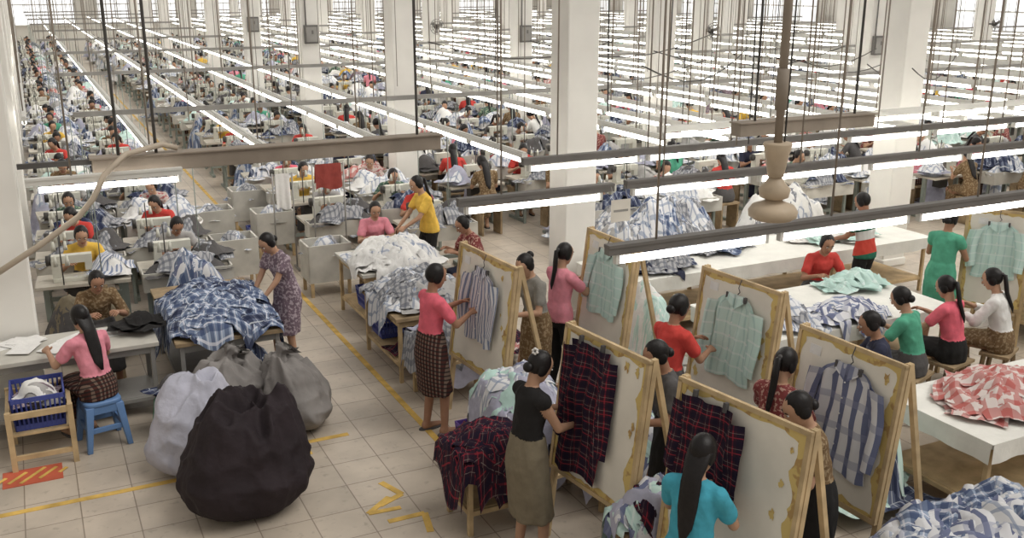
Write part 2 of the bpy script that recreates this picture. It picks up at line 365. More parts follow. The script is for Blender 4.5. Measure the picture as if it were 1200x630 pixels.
# ---------------------------------------------------------------- furniture
def table(name,x0,x1,y0,y1,z=.75,top=None,leg=None,sheet=False,lw=.04):
    mb=MB();mb.box(((x0+x1)/2,(y0+y1)/2,z-.02),(x1-x0,y1-y0,.04),0)
    nx=max(1,round((x1-x0)/1.6));ny=max(1,round((y1-y0)/1.6))
    for i in range(nx+1):
        for j in range(ny+1):
            if 0<i<nx and 0<j<ny:continue
            mb.box((x0+.06+(x1-x0-.12)*i/nx,y0+.06+(y1-y0-.12)*j/ny,(z-.04)/2),(lw,lw,z-.04),1)
    for yy in(y0+.06,y1-.06):mb.box(((x0+x1)/2,yy,z-.08),(x1-x0-.1,.025,.07),1);mb.box(((x0+x1)/2,yy,.18),(x1-x0-.1,.025,.04),1)
    for xx in(x0+.06,x1-.06):mb.box((xx,(y0+y1)/2,z-.08),(.025,y1-y0-.1,.07),1);mb.box((xx,(y0+y1)/2,.18),(.025,y1-y0-.1,.04),1)
    mb.box(((x0+x1)/2,(y0+y1)/2,.20),(x1-x0-.14,y1-y0-.14,.015),1)
    if sheet:
        def fn(u,v):
            per=2*(x1-x0+y1-y0);s=u*per;w=.012+.012*math.sin(s*17)*v
            if s<x1-x0:p=V((x0+s,y0-w,0))
            elif s<x1-x0+y1-y0:p=V((x1+w,y0+s-(x1-x0),0))
            elif s<2*(x1-x0)+y1-y0:p=V((x1-(s-(x1-x0)-(y1-y0)),y1+w,0))
            else:p=V((x0-w,y1-(s-2*(x1-x0)-(y1-y0)),0))
            p.z=z+.006-v*(.16+.03*noise.noise(V((s*2,1,1))));return p
        mb.grid(fn,140,4,0)
        mb.box(((x0+x1)/2,(y0+y1)/2,z+.003),(x1-x0+.02,y1-y0+.02,.006),0)
    return mb.obj(name,[top or tabletop,leg or metal],bevel=.004)
def board(name,pf,pn,shirtmat,kind='shirt',so=0,zt=1.65,hh=1.08,small=1.):
    pf=V((*pf,zt));pn=V((*pn,zt));U=(pn-pf);Wd=U.length;U.normalize();n=V((U.y,-U.x,0));t=rad(7)
    Wu=Z1*math.cos(t)-n*math.sin(t);N=(n*math.cos(t)+Z1*math.sin(t));T=(pf+pn)/2
    mb=MB();at=lambda a,b,c=0:T+U*a-Wu*b+N*c
    hw=Wd/2
    mb.boxf(at(0,hh/2,-.01),(U,Wu,N),(Wd,hh,.02),0)
    for a,b,s1,s2 in((0,.0,Wd+.03,.03),(0,hh,Wd+.03,.03),(-hw,hh/2,.03,hh),(hw,hh/2,.03,hh)):
        mb.boxf(at(a,b,-.004),(U,Wu,N),(s1,s2,.03),2)
    se=V((R.random()*30,R.random()*30,0))
    def band(side):
        def fn(u,v):
            s=(u-.5);w=.016+.030*max(0,.35+noise.noise(V((u*7,side*3.3,0))+se)*1.3)+.015*max(0,noise.noise(V((u*25,side,2))+se))
            if side==1:w*=1.6
            if side in(0,2):
                aa=s*(Wd-.03);bb=(.015+v*w) if side==0 else(hh-.015-v*w)
            else:
                bb=hh/2+s*(hh-.03);aa=(hw-.015-v*w) if side==1 else(-hw+.015+v*w)
            return at(aa,bb,.0015+side*.0004)
        mb.grid(fn,44,1,1)
    for q in range(4):band(q)
    for k in range(5):
        ca=(hw-R.uniform(.07,.20)) if R.random()<.8 else -(hw-R.uniform(.06,.13));cb=R.uniform(.06,hh-.06)
        m_=13;rr=R.uniform(.012,.032);pts=[at(ca+rr*R.uniform(.4,1.3)*math.cos(6.283*i/m_),cb+1.6*rr*R.uniform(.4,1.3)*math.sin(6.283*i/m_),.0035+k*.0002) for i in range(m_)]
        mb.add(pts,[tuple(range(m_))],1,None,False)
    for a in(-hw-.0,hw+.0):
        top=at(a,-.02,-.04);f=at(a,hh+.5,-.04)
        fl=top+(f-top)*((top.z)/(top.z-f.z));mb.bar(top,V((fl.x,fl.y,0.0)),.04,2)
        bk=V((fl.x,fl.y,0))-n*.62;mb.bar(top,bk,.036,2)
        m1=V((fl.x,fl.y,0)).lerp(top,.28);m2=bk.lerp(top,.28);mb.bar(m1,m2,.028,2)
    mb.bar(at(-hw,.02,-.045),at(hw,.02,-.045),.035,2)
    mb.bar(at(-hw,hh+.02,-.045),at(hw,hh+.02,-.045),.04,2)
    mb.bar(at(-hw,hh*.55,-.04),at(hw,hh*.55,-.04),.03,2)
    mb.boxf(at(-hw+.16,.12,.004),(U,Wu,N),(.10,.07,.002),4)
    sd=V((R.random()*9,R.random()*9,0))
    def cl(a,b,amp=.03):
        return .022+amp*max(0,noise.noise(V((a*11,b*2.2,0))+sd)+.35)+.008*math.sin(a*50+b*6)+.012*max(0,noise.noise(V((a*16,b*14,0))+sd))
    if kind=='shirt':
        c=so;w0=.225*small;top0=.14;ln=.66*small
        def body(u,v):
            w=w0*(1-.08*math.sin(v*3.14))*(1+.12*v) if v>.1 else w0*(.55+4.5*v)*.95
            b=top0+v*ln+(.016*math.sin(u*9) if v>.9 else 0)-(.03*(1-abs(2*u-1)) if v<.02 else 0)
            a=c+(2*u-1)*w+.02*noise.noise(V((v*3,u,5))+sd);return at(a,b,cl(a,b))
        mb.grid(body,28,24,3,w0*2,ln)
        for s in(-1,1):
            def slv(u,v):
                cx=c+s*(w0*.93+.05*v+.02*math.sin(v*4));b=top0+.06+v*.50*small*(1 if s>0 else .93);a=cx+s*(u-.35)*(.15-.05*v);return at(a,b+.02*u,cl(a,b,.03)+.012+.03*math.sin(u*3.14))
            mb.grid(slv,9,14,3,.15,.52)
            def col(u,v):
                a=c+s*(.012+u*.085);b=top0-.02+v*.06+u*-.01+.05*(1-u)*v;return at(a,b,.045+.01*v)
            mb.grid(col,5,3,3,.1,.06)
        for i in range(5):
            mb.cyl(at(c,top0+.1+i*.11,.05),at(c,top0+.1+i*.11,.056),.006,None,4,8)
        for q in(-.10,.10):mb.boxf(at(c+q,top0-.0,.04),(U,Wu,N),(.022,.05,.025),5)
        mb.tubep([at(c,-.01,.01),at(c,.06,.03),at(c+.02,.09,.03),at(c,.115,.03)],[.004]*4,5,6)
    else:
        c=so;w0=.22*small;ln=kind
        def drop(u,v):
            w=w0*(.9+.15*v);a=c+(2*u-1)*w+.02*noise.noise(V((v*4,u,0))+sd);b=.05+v*ln+.03*math.sin(u*8)*v
            return at(a,b,cl(a,b,.06)+.01)
        mb.grid(drop,28,28,3,w0*2,ln)
        for s in(-1,1):
            def slv(u,v):
                a=c+s*(w0*.95+(u-.4)*.12+.02*v);b=.10+v*ln*.72;return at(a,b,cl(a,b,.04)+.03*math.sin(u*3.14)+.01)
            mb.grid(slv,8,16,3,.12,ln*.7)
        for q in(-.12,.12):mb.boxf(at(c+q,.04,.04),(U,Wu,N),(.022,.06,.03),5)
    return mb.obj(name,[boardw,tape,wood,shirtmat,white,dgray])
def stool(name,x,y,mat,h=.45,rz=0):
    mb=MB();mb.loft([[V((q[0]*s,q[1]*s,z)) for q in [(math.copysign(abs(math.cos(t))**.5,math.cos(t)),math.copysign(abs(math.sin(t))**.5,math.sin(t))) for t in [2*math.pi*i/24 for i in range(24)]]] for s,z in((.14,h-.05),(.165,h-.04),(.165,h-.012),(.15,h),(.02,h-.004))],0)
    for sx in(-1,1):
        for sy in(-1,1):
            mb.loft([[V((sx*c+a*w,sy*c+b*w,z)) for a,b in((-1,-1),(1,-1),(1,1),(-1,1))] for c,w,z in((.125,.035,h-.04),(.15,.028,h*.45),(.175,.022,0))],0)
    for s in(-1,1):mb.box((0,s*.15,h*.42),(.3,.02,.05),0);mb.box((s*.15,0,h*.42),(.02,.3,.05),0);mb.box((0,s*.145,h-.08),(.26,.02,.07),0);mb.box((s*.145,0,h-.08),(.02,.26,.07),0)
    return mb.obj(name,[mat],(x,y,0),rz,bevel=.006)
def bench(name,x,y,rz=0,l=.4,h=.45):
    mb=MB();mb.box((0,0,h-.015),(l,.28,.03),0)
    for a in(-1,1):
        for b_ in(-1,1):mb.bar((a*(l/2-.04),b_*.1,h-.03),(a*(l/2-.02),b_*.13,0),.035,0)
        mb.box((a*(l/2-.03),0,.16),(.025,.22,.03),0)
    mb.box((0,0,.16),(l-.08,.025,.03),0)
    return mb.obj(name,[wood2],(x,y,0),rz)
def crate(mb,cx,cy,z0,w,dp,h,mi):
    t=.012
    mb.box((cx,cy,z0+t/2),(w*.9,dp*.9,t),mi)
    for zz,hh in((h-.02,.04),(h*.5,.02),(.03,.05)):
        f=.9+.1*zz/h
        for s in(-1,1):mb.box((cx+s*w*f/2,cy,z0+zz),(t,dp*f,hh),mi);mb.box((cx,cy+s*dp*f/2,z0+zz),(w*f,t,hh),mi)
    for s in(-1,1):
        n=max(4,int(w/.035))
        for i in range(n+1):
            a=(i/n-.5);mb.bar((cx+a*w*.9,cy+s*dp*.45,z0),(cx+a*w,cy+s*dp*.5,z0+h),.012,mi)
        n=max(4,int(dp/.035))
        for i in range(n+1):
            a=(i/n-.5);mb.bar((cx+s*w*.45,cy+a*dp*.9,z0),(cx+s*w*.5,cy+a*dp,z0+h),.012,mi)
def rid(p):return 1-abs(noise.noise(p))*2.4
def sack(name,x,y,rx,ry,h,mat,seed=0,lean=(0,0),top=.55,wr=1.,gather=0.):
    """slumped cloth sack: sagging base, mouth gathered or folded over on top"""
    mb=MB();sd=V((seed*3.1,seed*1.7,seed))
    def fn(p,t,a):
        c=-math.cos(t);z=(c+1)/2
        prof=(math.sin(t)**.5)*(1.06-(1-top)*z**1.5+.12*math.exp(-((z-.2)/.2)**2))
        ca,sa=math.cos(a),math.sin(a)
        big=noise.noise(V((ca*.9,sa*.9,z*1.3))+sd)
        v1=rid(V((ca*2.4+z*.6,sa*2.4,z*1.0))+sd*2)
        v2=rid(V((ca*1.6+z*1.5,sa*1.6,z*4.2))-sd)
        v3=rid(V((ca*5,sa*5+z*2,z*5))+sd*3);v4=rid(V((ca*9,sa*9,z*10+ca*4))+sd*4)
        g=gather*z**2.5*math.sin(a*9+2.5*noise.noise(V((ca*2,sa*2,z))+sd))
        k=1+.20*big+wr*(.065*v1*(.4+z)+.045*v2+.018*v3+.006*v4)+g
        q=V((rx*prof*ca*k,ry*prof*sa*k,h*z**.9))
        q.z*=1+.18*noise.noise(V((q.x*3.2,q.y*3.2,0))+sd)*z+.09*z*(rid(V((q.x*6,q.y*6,1))+sd)-.6)*wr
        q.x+=lean[0]*z*z;q.y+=lean[1]*z*z
        q.z=max(q.z,0);return q
    mb.ell((0,0,0),1,1,1,0,None,140,84,fn)
    if gather:
        px,py=lean[0],lean[1];rings=[]
        for z,r,o in((h*.9,.13,0),(h*.97,.06,.01),(h*1.02,.045,.02),(h*1.06,.075,.05),(h*1.08,.10,.08)):
            rings.append([V((px+o+r*(1+.25*math.sin(i*1.9+seed))*math.cos(i/22*6.283),py+r*(1+.25*math.sin(i*1.9+seed))*math.sin(i/22*6.283),z+.02*math.sin(i*2.3)*(r>.06)-o*.6*math.cos(i/22*6.283)*(z>h))) for i in range(22)])
        mb.loft(rings,0)
    return mb.obj(name,[mat],(x,y,0))
# ================================================================ ROOM
m,nt,bs=newmat('floor_tiles');N=nt.nodes;L=nt.links
tc=N.new('ShaderNodeTexCoord');br=N.new('ShaderNodeTexBrick');L.new(tc.outputs['Object'],br.inputs['Vector'])
br.offset=0;br.inputs['Scale'].default_value=1;br.inputs['Brick Width'].default_value=.4;br.inputs['Row Height'].default_value=.4;br.inputs['Mortar Size'].default_value=.005
br.inputs['Color1'].default_value=(.54,.465,.38,1);br.inputs['Color2'].default_value=(.47,.405,.33,1);br.inputs['Mortar'].default_value=(.26,.21,.165,1)
nz=N.new('ShaderNodeTexNoise');nz.inputs['Scale'].default_value=2.2;nz.inputs['Detail'].default_value=8;L.new(tc.outputs['Object'],nz.inputs['Vector'])
mp=N.new('ShaderNodeMapRange');mp.inputs[1].default_value=.35;mp.inputs[2].default_value=.7;mp.inputs[3].default_value=1.08;mp.inputs[4].default_value=.80;L.new(nz.outputs['Fac'],mp.inputs[0])
sc=N.new('ShaderNodeVectorMath');sc.operation='SCALE';L.new(br.outputs['Color'],sc.inputs[0]);L.new(mp.outputs[0],sc.inputs['Scale'])
vo=N.new('ShaderNodeTexNoise');vo.inputs['Scale'].default_value=14;vo.inputs['Detail'].default_value=3;L.new(tc.outputs['Object'],vo.inputs['Vector'])
m2=N.new('ShaderNodeMapRange');m2.inputs[1].default_value=.60;m2.inputs[2].default_value=.72;m2.inputs[3].default_value=1;m2.inputs[4].default_value=.80;L.new(vo.outputs['Fac'],m2.inputs[0])
s2=N.new('ShaderNodeVectorMath');s2.operation='SCALE';L.new(sc.outputs[0],s2.inputs[0]);L.new(m2.outputs[0],s2.inputs['Scale']);L.new(s2.outputs[0],bs.inputs['Base Color'])
bs.inputs['Roughness'].default_value=.38;bs.inputs['Specular IOR Level'].default_value=.4
floorm=m
b=MB();b.box((15,31,-.05),(44,72,.1));b.obj('floor',[floorm])
def wall(name,c,s):
    b=MB();b.box(c,s);return b.obj(name,[wallw])
wall('wall_far',(15,64.1,2.4),(44,.2,4.8));wall('wall_right',(34.1,31,2.4),(.2,72,4.8));wall('wall_left',(-5.1,31,2.4),(.2,72,4.8))
def window(name,c,w,h,alongx):
    b=MB();dx=(w,.04,h) if alongx else(.04,w,h)
    b.box(c,dx,1);ax=V((1,0,0)) if alongx else V((0,1,0));nn=V((0,-1,0)) if alongx else V((-1,0,0))
    c=V(c)
    for i in range(5):
        p=c+ax*(i/4-.5)*w+nn*.03;b.box(p,(.06,.06,h),0)
    for z in(-.5,.1,.5):b.box(c+Z1*z*h+nn*.03,(w+.06,.06,.06) if alongx else(.06,w+.06,.06),0)
    b.obj(name,[whitem,glass])
k=1
for i in range(9):window('window_%d'%k,(33.98,8+i*6.2,2.75),4.6,1.7,False);k+=1
for i in range(6):window('window_%d'%k,(1+i*5.6,63.98,2.6),4.4,1.9,True);k+=1
cb=MB();cb.box((0,0,2.4),(.42,.42,4.8));cb.box((0,0,.06),(.46,.46,.12))
cme=cb.mesh('column',[colw])
COLX=(-.37,5.84,11.15,16.6,22.05,27.5)
for ix,cx in enumerate(COLX):
    for j in range(-1,9):
        cy=10.25+6*j
        if j<0 and ix<3:continue
        o=inst('column',cme,(cx,cy,0));bv=o.modifiers.new('b','BEVEL');bv.width=.02;bv.segments=2
def colbox(x,y,z):
    b=MB();b.box((x,y-.25,z),(.3,.08,.4),0);b.box((x,y-.30,z),(.24,.02,.32),1);b.box((x+.02,y-.31,z+.05),(.04,.02,.08),0);b.cyl((x-.1,y-.24,z+.2),(x-.1,y-.24,4.8),.015,None,0,6)
    b.obj('electrical_box',[fixm,metal])
for x,y,z in((5.84,22.25,2.9),(5.84,28.25,2.9),(11.15,22.25,2.8),(16.6,16.25,2.7),(16.6,28.25,2.9)):colbox(x,y,z)
def colfan(x,y,z):
    b=MB();b.bar((x,y-.2,z),(x,y-.42,z),.04,0);c=V((x,y-.48,z))
    for r in(.22,.15,.07):b.tubep([c+V((r*math.cos(i*.3307),0,r*math.sin(i*.3307))) for i in range(20)],[.006]*20,0,5)
    for i in range(12):b.bar(c,c+V((.22*math.cos(i*.5236),-.03,.22*math.sin(i*.5236))),.006,0)
    for i in range(3):
        a=i*2.094+.4;u=V((math.cos(a),0,math.sin(a)));w=V((-math.sin(a),.3,math.cos(a)))
        b.add([c+V((0,.03,0))+u*.03-w*.02,c+V((0,.03,0))+u*.19-w*.05,c+V((0,.03,0))+u*.19+w*.06,c+V((0,.03,0))+u*.03+w*.03],[(0,1,2,3)],1)
    b.ell(c+V((0,.08,0)),.07,.09,.07,0);b.obj('wall_fan',[dkmetal,metal])
for x,y in((16.6,10.25),(22.05,16.25),(11.15,28.25),(22.05,10.25),(27.5,22.25),(16.6,22.25)):colfan(x,y,2.75)
# ================================================================ LAMPS
b=MB();L_=1.5;b.box((0,L_/2,.06),(.07,L_,.05),0);b.box((0,L_/2,.09),(.04,L_,.02),0)
b.cyl((0,.08,.0),(0,L_-.08,.0),.027,None,1,8)
for y in(.06,L_-.06):b.box((0,y,.012),(.035,.03,.06),0)
lm=b.mesh('lamp_module',[whitem,tube])
rb=MB();rb.cyl((0,0,.08),(0,0,2.6),.009,None,0,6);rb.cyl((0.5,0.3,.3),(0.5,0.3,2.6),.006,None,0,6);rb.cyl((.05,0,.08),(.05,0,2.6),.004,None,0,5)
rme=rb.mesh('hanger_rod',[rodm])
def lamp_row(x,y0,n,z=2.15,name='fluorescent_lamp_row'):
    e=bpy.data.objects.new(name,None);bpy.context.scene.collection.objects.link(e);e.location=(x,y0,z)
    o=inst('lamps',lm,(0,0,0),parent=e);a=o.modifiers.new('a','ARRAY');a.count=n;a.use_relative_offset=False;a.use_constant_offset=True;a.constant_offset_displace=(0,1.5,0)
    o=inst('hangers',rme,(0,.7,0),parent=e);a=o.modifiers.new('a','ARRAY');a.count=max(1,n//3);a.use_relative_offset=False;a.use_constant_offset=True;a.constant_offset_displace=(0,4.5,0)
x=1.2;i=0
while x<33.3:
    y0=11.1 if i<3 else (9.6 if x<10.5 else 9.4)
    if x>16:y0=10+R.random()*2
    if min(abs(x-c) for c in COLX)>.25:lamp_row(x,y0,int((62-y0)/1.5),2.15+R.uniform(-.05,.07))
    i+=1;x+=1.22 if x<4.5 else .95
lamp_row(-.05,15,30)
b=MB()
for j in range(9):b.box((17,13.2+6*j,2.45),(33,.05,.06),0)
b.obj('cross_rail',[metal])
def xfix(name,x0,x1,y,z,dark=True,w=.075,seg=1.35,rods=1.6):
    b=MB();b.box(((x0+x1)/2,y,z+.065),(x1-x0,w*.8,.05),0);b.box(((x0+x1)/2,y,z+.10),(x1-x0,w,.022),0)
    x=x0+.05
    while x+seg<x1+.1:
        b.cyl((x+.06,y,z-.005),(x+seg-.06,y,z-.005),.027,None,1,12)
        for q in(x+.03,x+seg-.03):b.box((q,y,z+.01),(.03,.045,.08),2)
        x+=seg+.08
    q=x0+.4
    while q<x1:b.cyl((q,y,z+.1),(q,y,4.8),.009,None,3,6);q+=rods
    b.obj(name,[fixm if dark else whitem,tube,whitem,rodm])
xfix('hanging_strip_light',3.42,10.5,5.52,2.18)
xfix('hanging_strip_light',3.1,4.6,7.35,2.18)
xfix('hanging_strip_light',4.7,11.9,7.3,2.2)
xfix('hanging_strip_light',4.4,12.9,8.75,2.2,rods=1.1)
xfix('hanging_strip_light',6.3,14,9.15,2.35,False,rods=2.3)
xfix('hanging_strip_light',-.1,1.3,10.02,2.15,False)
b=MB();b.box((2.3,10.25,2.29),(3.6,.16,.15),0);b.box((2.3,10.25,2.375),(3.64,.2,.02),0)
for q in(.75,1.1,3.85):b.cyl((q,10.25,2.38),(q,10.25,4.8),.016,None,1,8)
b.box((.18,10.25,2.34),(.66,.05,.05),1)
b.obj('cable_trunking',[trunk,dkmetal],bevel=.005)
b=MB();b.box((7.05,7.65,2.62),(1.75,.14,.12),0);b.box((7.05,7.65,2.69),(1.79,.18,.015),0)
for q in(6.4,7.7):b.cyl((q,7.65,2.68),(q,7.65,4.8),.014,None,1,8)
b.obj('cable_trunking',[trunk,dkmetal],bevel=.005)
b=MB();pts=[V((-.5,9.85,1.40)),V((-.05,9.85,1.66)),V((.317,9.85,1.90)),V((.46,9.85,2.06)),V((.58,9.9,2.26)),V((.8,10.05,2.42)),V((1.155,10.2,2.47)),V((1.3,10.22,2.42))]
b.tubep(pts,[.028]*8,0,10);b.obj('flexible_hose',[M('hose_plastic',(.45,.38,.30),.5,.1,5)],)
# paper label hung from the strip light
b=MB();b.box((4.62,7.24,2.06),(.2,.004,.2),0);b.box((4.62,7.237,2.06),(.15,.002,.02),1);b.cyl((4.55,7.24,2.15),(4.55,7.3,2.27),.003,None,1,5);b.cyl((4.69,7.24,2.15),(4.69,7.3,2.27),.003,None,1,5)
b.obj('hanging_label_card',[boardw,metal])
fanm=M('fan_enamel',(.45,.36,.26),.5,.15,6)
b=MB()
def lathe(pr,mi=0,n=28):b.loft([[V((r*math.cos(6.2832*i/n),r*math.sin(6.2832*i/n),z)) for i in range(n)] for r,z in pr],mi)
lathe([(.04,2.56),(.12,2.565),(.15,2.585),(.155,2.62),(.13,2.655),(.06,2.68),(.045,2.70)])
lathe([(.045,2.69),(.09,2.71),(.10,2.76),(.06,2.80),(.035,2.84)])
lathe([(.02,2.82),(.05,2.84),(.055,2.87),(.075,2.98),(.09,3.04),(.085,3.05)])
lathe([(.026,3.04),(.026,4.8)],1,12)
lathe([(.038,3.25),(.038,3.5)],1,14)
b.cyl((.05,0,2.9),(.07,0,4.8),.006,None,2,6)
b.obj('ceiling_fan_motor',[fanm,trunk,dkmetal],(4.15,4.73,0))
b=MB()
for i in range(30):
    x=R.uniform(5.5,16);y=R.uniform(6,16);b.cyl((x,y,2.3),(x+R.uniform(-.05,.05),y,4.8),R.choice((.006,.009,.012)),None,R.randrange(2),6)
for i in range(9):
    x0=R.uniform(4,12);y0=R.uniform(7,14);x1=x0+R.uniform(1.5,3.5);y1=y0+R.uniform(-.6,2);zt=R.uniform(2.7,3.3)
    b.tubep([V((x0+(x1-x0)*t/8,y0+(y1-y0)*t/8,zt-.28*math.sin(t/8*3.14))) for t in range(9)],[.008]*9,1,6)
b.obj('hanging_cables',[rodm,dkmetal])
def clothstand(name,x,y,zt,w,h,mat):
    b=MB()
    for s in(-1,1):b.cyl((x+s*(w/2+.04),y,0),(x+s*(w/2+.04),y,zt+.02),.012,None,1,8);b.bar((x+s*(w/2+.04),y-.15,.015),(x+s*(w/2+.04),y+.15,.015),.03,1)
    b.cyl((x-w/2-.05,y,zt),(x+w/2+.05,y,zt),.01,None,1,8)
    for f in(-1,1):
        def fn(u,v):return V((x+(u-.5)*w*(1+.05*v),y+f*(.012+.02*v)+.015*math.sin(u*14+f)*v,zt+.012-v*h*(1 if f<0 else .8)+.02*math.sin(u*7)*v))
        b.grid(fn,16,10,0,w,h)
    b.obj(name,[mat,metal])
clothstand('dark_red_cloth_stand',3.62,13.15,1.6,.36,.34,dredc)
clothstand('white_cloth_stand',3.12,13.75,1.4,.2,.5,white)
# ================================================================ SEWING LINES
def machine(mb,x,y,z,mi):
    mb.box((x,y,z+.02),(.42,.18,.04),mi);mb.box((x+.17,y,z+.14),(.09,.13,.22),mi);mb.box((x,y,z+.25),(.42,.11,.09),mi);mb.box((x-.17,y,z+.19),(.075,.10,.16),mi)
    mb.cyl((x+.22,y,z+.24),(x+.27,y,z+.24),.06,None,mi+1,10);mb.cyl((x-.17,y,z+.04),(x-.17,y,z+.12),.008,None,mi+1,5)
    mb.cyl((x+.1,y+.2,z),(x+.1,y+.2,z+.55),.008,None,mi+1,5)
    for s in(-.06,.06):mb.cyl((x+.1+s,y+.2,z+.22),(x+.1+s,y+.2,z+.34),.028,.012,mi,7);mb.cyl((x+.1+s,y+.2,z+.40),(x+.1+s,y+.2,z+.5),.026,.012,mi,7)
    mb.cyl((x-.3,y+.12,z),(x-.3,y+.12,2.05),.007,None,mi+2,5)
machw=M('machine_enamel',(.60,.59,.52),.4,.05,5);machg=M('machine_green',(.26,.29,.26),.5,.1,5);binm=M('pale_plastic_bin',(.50,.48,.43),.6,.15,4);stbl=M('sewing_table_top',(.48,.44,.37),.5,.15,4)
shirts=[pink,mauve,batik,red,green,white,gray,yel,navy,floral,dgray,maroon,lgray,brown,pinkl,leafp]
clothes_sets=[[white,whitepl],[bluepl,lgray],[aquast,white],[grayck,dgray],[whitepl,lilac],[navypl,whitepl],[navypl,grayck],[finest,white],[redpl,white]]
NV=16
def station_mesh(i,fine=False,vox=.028,empty=False):
    rr=random.Random(i);sh=shirts[i%len(shirts)]
    if empty:w=MB();wm=[skin]
    else:
        w,wm=person_mesh('w%d'%i,sh,(navy,brown,longyi,dgray)[i%4],pose='sit',lean=18+rr.random()*20,head=(25+rr.random()*28,rr.uniform(-35,35)),hl=(-.13+rr.uniform(-.08,.08),.40,.86),hr=(.13+rr.uniform(-.08,.08),.38,.86),hair=('pony','bun','low_bun','long','pony')[i%5],hem=.2,fine=fine,voxel=vox,sk=skin2 if i%2 else skin)
        t=rr.uniform(-.3,.3);ct,sn=math.cos(t),math.sin(t);w.v=[(q[0]*ct-q[1]*sn,q[0]*sn+q[1]*ct,q[2]) for q in w.v]
    mb=w;ms=list(wm);o=len(ms);ms+=[stbl,machw,dkmetal,machg,binm,wood2]+clothes_sets[i%9]
    mb.box((0.02,.62,.73),(1.0,.52,.035),o)
    for a in(-.42,.42):
        mb.box((a,.62,.36),(.05,.07,.70),o+3);mb.box((a,.62,.03),(.06,.5,.05),o+3)
    mb.box((0,.66,.2),(.84,.05,.05),o+3);mb.box((.1,.70,.58),(.2,.16,.18),o+2)
    if i%5!=4:machine(mb,.12,.66,.75,o+1)
    mb.box((0,-.02,.445),(.4,.28,.03),o+5)
    for a in(-.17,.17):mb.box((a,-.02,.22),(.03,.26,.43),o+5)
    P=dict(fold=.055,res=7,mb=mb,mo=len(ms)-2)
    if i%3!=1:
        for s in(-1,1):mb.box((.0,.93+s*.13,.66),(1.0,.02,.22),o+4);mb.box((s*.5,.93,.66),(.02,.26,.22),o+4)
        mb.box((0,.93,.56),(1.0,.26,.02),o+4)
        for s in(-1,1):mb.box((s*.45,.93,.28),(.04,.04,.56),o+3)
        pile('',.0,.93,.70,.44,.12,.20,ms[-2:],6,sz=(.25,.38),**P)
    pile('',-.28,.60,.755,.2,.2,.17,ms[-2:],6,sz=(.25,.4),**P)
    if i%4==2:pile('',-.58,.2,.1,.15,.3,.5,ms[-2:],6,sz=(.25,.38),**P)
    if i%4==1:pile('',.3,.92,.1,.3,.2,.7,ms[-2:],8,sz=(.3,.45),**P)
    if i%5==4:pile('',.2,.6,.755,.26,.2,.22,ms[-2:],6,sz=(.3,.42),**P)
    return mb.mesh('sewing_station',ms)
st=[station_mesh(i) for i in range(NV)]+[station_mesh(i,empty=True) for i in(1,9)]
stf=[station_mesh(i,True,.014) for i in(13,12,0,7,9,15,3)]
def line(x,y0,y1,pitch=1.25,skip=.0,near=0,flip=False,jit=.06):
    e=bpy.data.objects.new('sewing_line',None);bpy.context.scene.collection.objects.link(e)
    y=y0;k=0;last=[]
    while y<y1:
        if R.random()>=skip:
            pool=stf if k<near else st;me=R.choice(pool)
            while me in last:me=R.choice(pool)
            last=(last+[me])[-3:]
            inst('sewing_station',me,(x+R.uniform(-jit,jit)*.5,y+R.uniform(-jit,jit),0),(0 if flip else math.pi)+R.uniform(-.08,.08),1,e)
        y+=pitch*R.uniform(.92,1.12);k+=1
line(.44,12.5,61,1.26,.0,5,jit=.05);line(1.5,12.7,61,1.26,0,5,jit=.05);line(-1.25,14.5,61,1.4,.1,0)
xs=[3.85,5.05]
for c in COLX[1:]:xs+=[c+.78+1.25*k for k in range(4)]
for i,x in enumerate(xs):
    y0=(14.3,13.4)[i] if i<2 else 13.0
    if x>13.5:y0=9.8
    line(x,y0+R.random()*.3,61,1.30,.04+(.04 if x>12 else 0),3 if i<4 else 0,flip=i%3==2)
# ================================================================ FOREGROUND FURNITURE
table('work_table',-.95,.85,9.3,9.98);table('work_table',.98,2.0,9.15,11.1,top=wood2)
table('white_work_table',6.0,8.45,6.75,8.0,top=tablecloth,sheet=True,leg=wood)
table('white_work_table',5.75,10.6,8.95,9.95,top=tablecloth,sheet=True,leg=wood)
table('white_work_table',6.05,10.2,4.35,5.40,top=tablecloth,sheet=True,leg=wood)
table('white_work_table',10.1,13.0,6.4,7.9,top=tablecloth,sheet=True,leg=wood)
table('low_bench_table',4.22,6.0,2.75,3.85,z=.58,top=wood2,leg=wood)
table('trolley_table',3.25,4.35,10.55,11.7,top=tabletop,leg=wood)
table('trolley_table',3.1,4.05,9.0,10.2,z=.72,top=wood2,leg=wood)
table('trolley_table',3.15,3.8,8.4,8.85,z=.6,top=wood2,leg=wood)
table('trolley_table',3.1,3.75,6.55,7.1,z=.62,top=wood2,leg=wood)
table('trolley_table',2.55,3.1,5.98,6.5,z=.6,top=wood2,leg=wood)
table('trolley_table',3.62,4.2,5.85,6.5,z=.6,top=wood2,leg=wood)
table('trolley_table',3.1,3.95,4.66,4.90,z=.62,top=wood2,leg=wood)
pile('blue_plaid_shirt_pile',1.48,9.9,.75,.60,.80,.17,[bluepl,bluepl,navypl],40,(.98,2.0,9.15,11.1),sz=(.35,.5))
pile('plaid_shirt_pile',1.60,9.35,.21,.33,.12,.30,[navypl,bluepl],12,sz=(.25,.35))
pile('striped_shirt_pile',1.5,11.42,.1,.5,.2,.8,[whitepl,bluest,bluepl],26)
pile('white_shirt_pile',3.80,11.0,.75,.52,.5,.17,[white,white,white,whitepl],44,(3.25,4.35,10.55,11.7),sz=(.3,.46),fold=.075)
pile('grey_shirt_pile',3.58,9.62,.72,.50,.56,.18,[grayck,lgray,grayck,whitepl],40,(3.1,4.05,9.0,10.2),sz=(.32,.48),fold=.07)
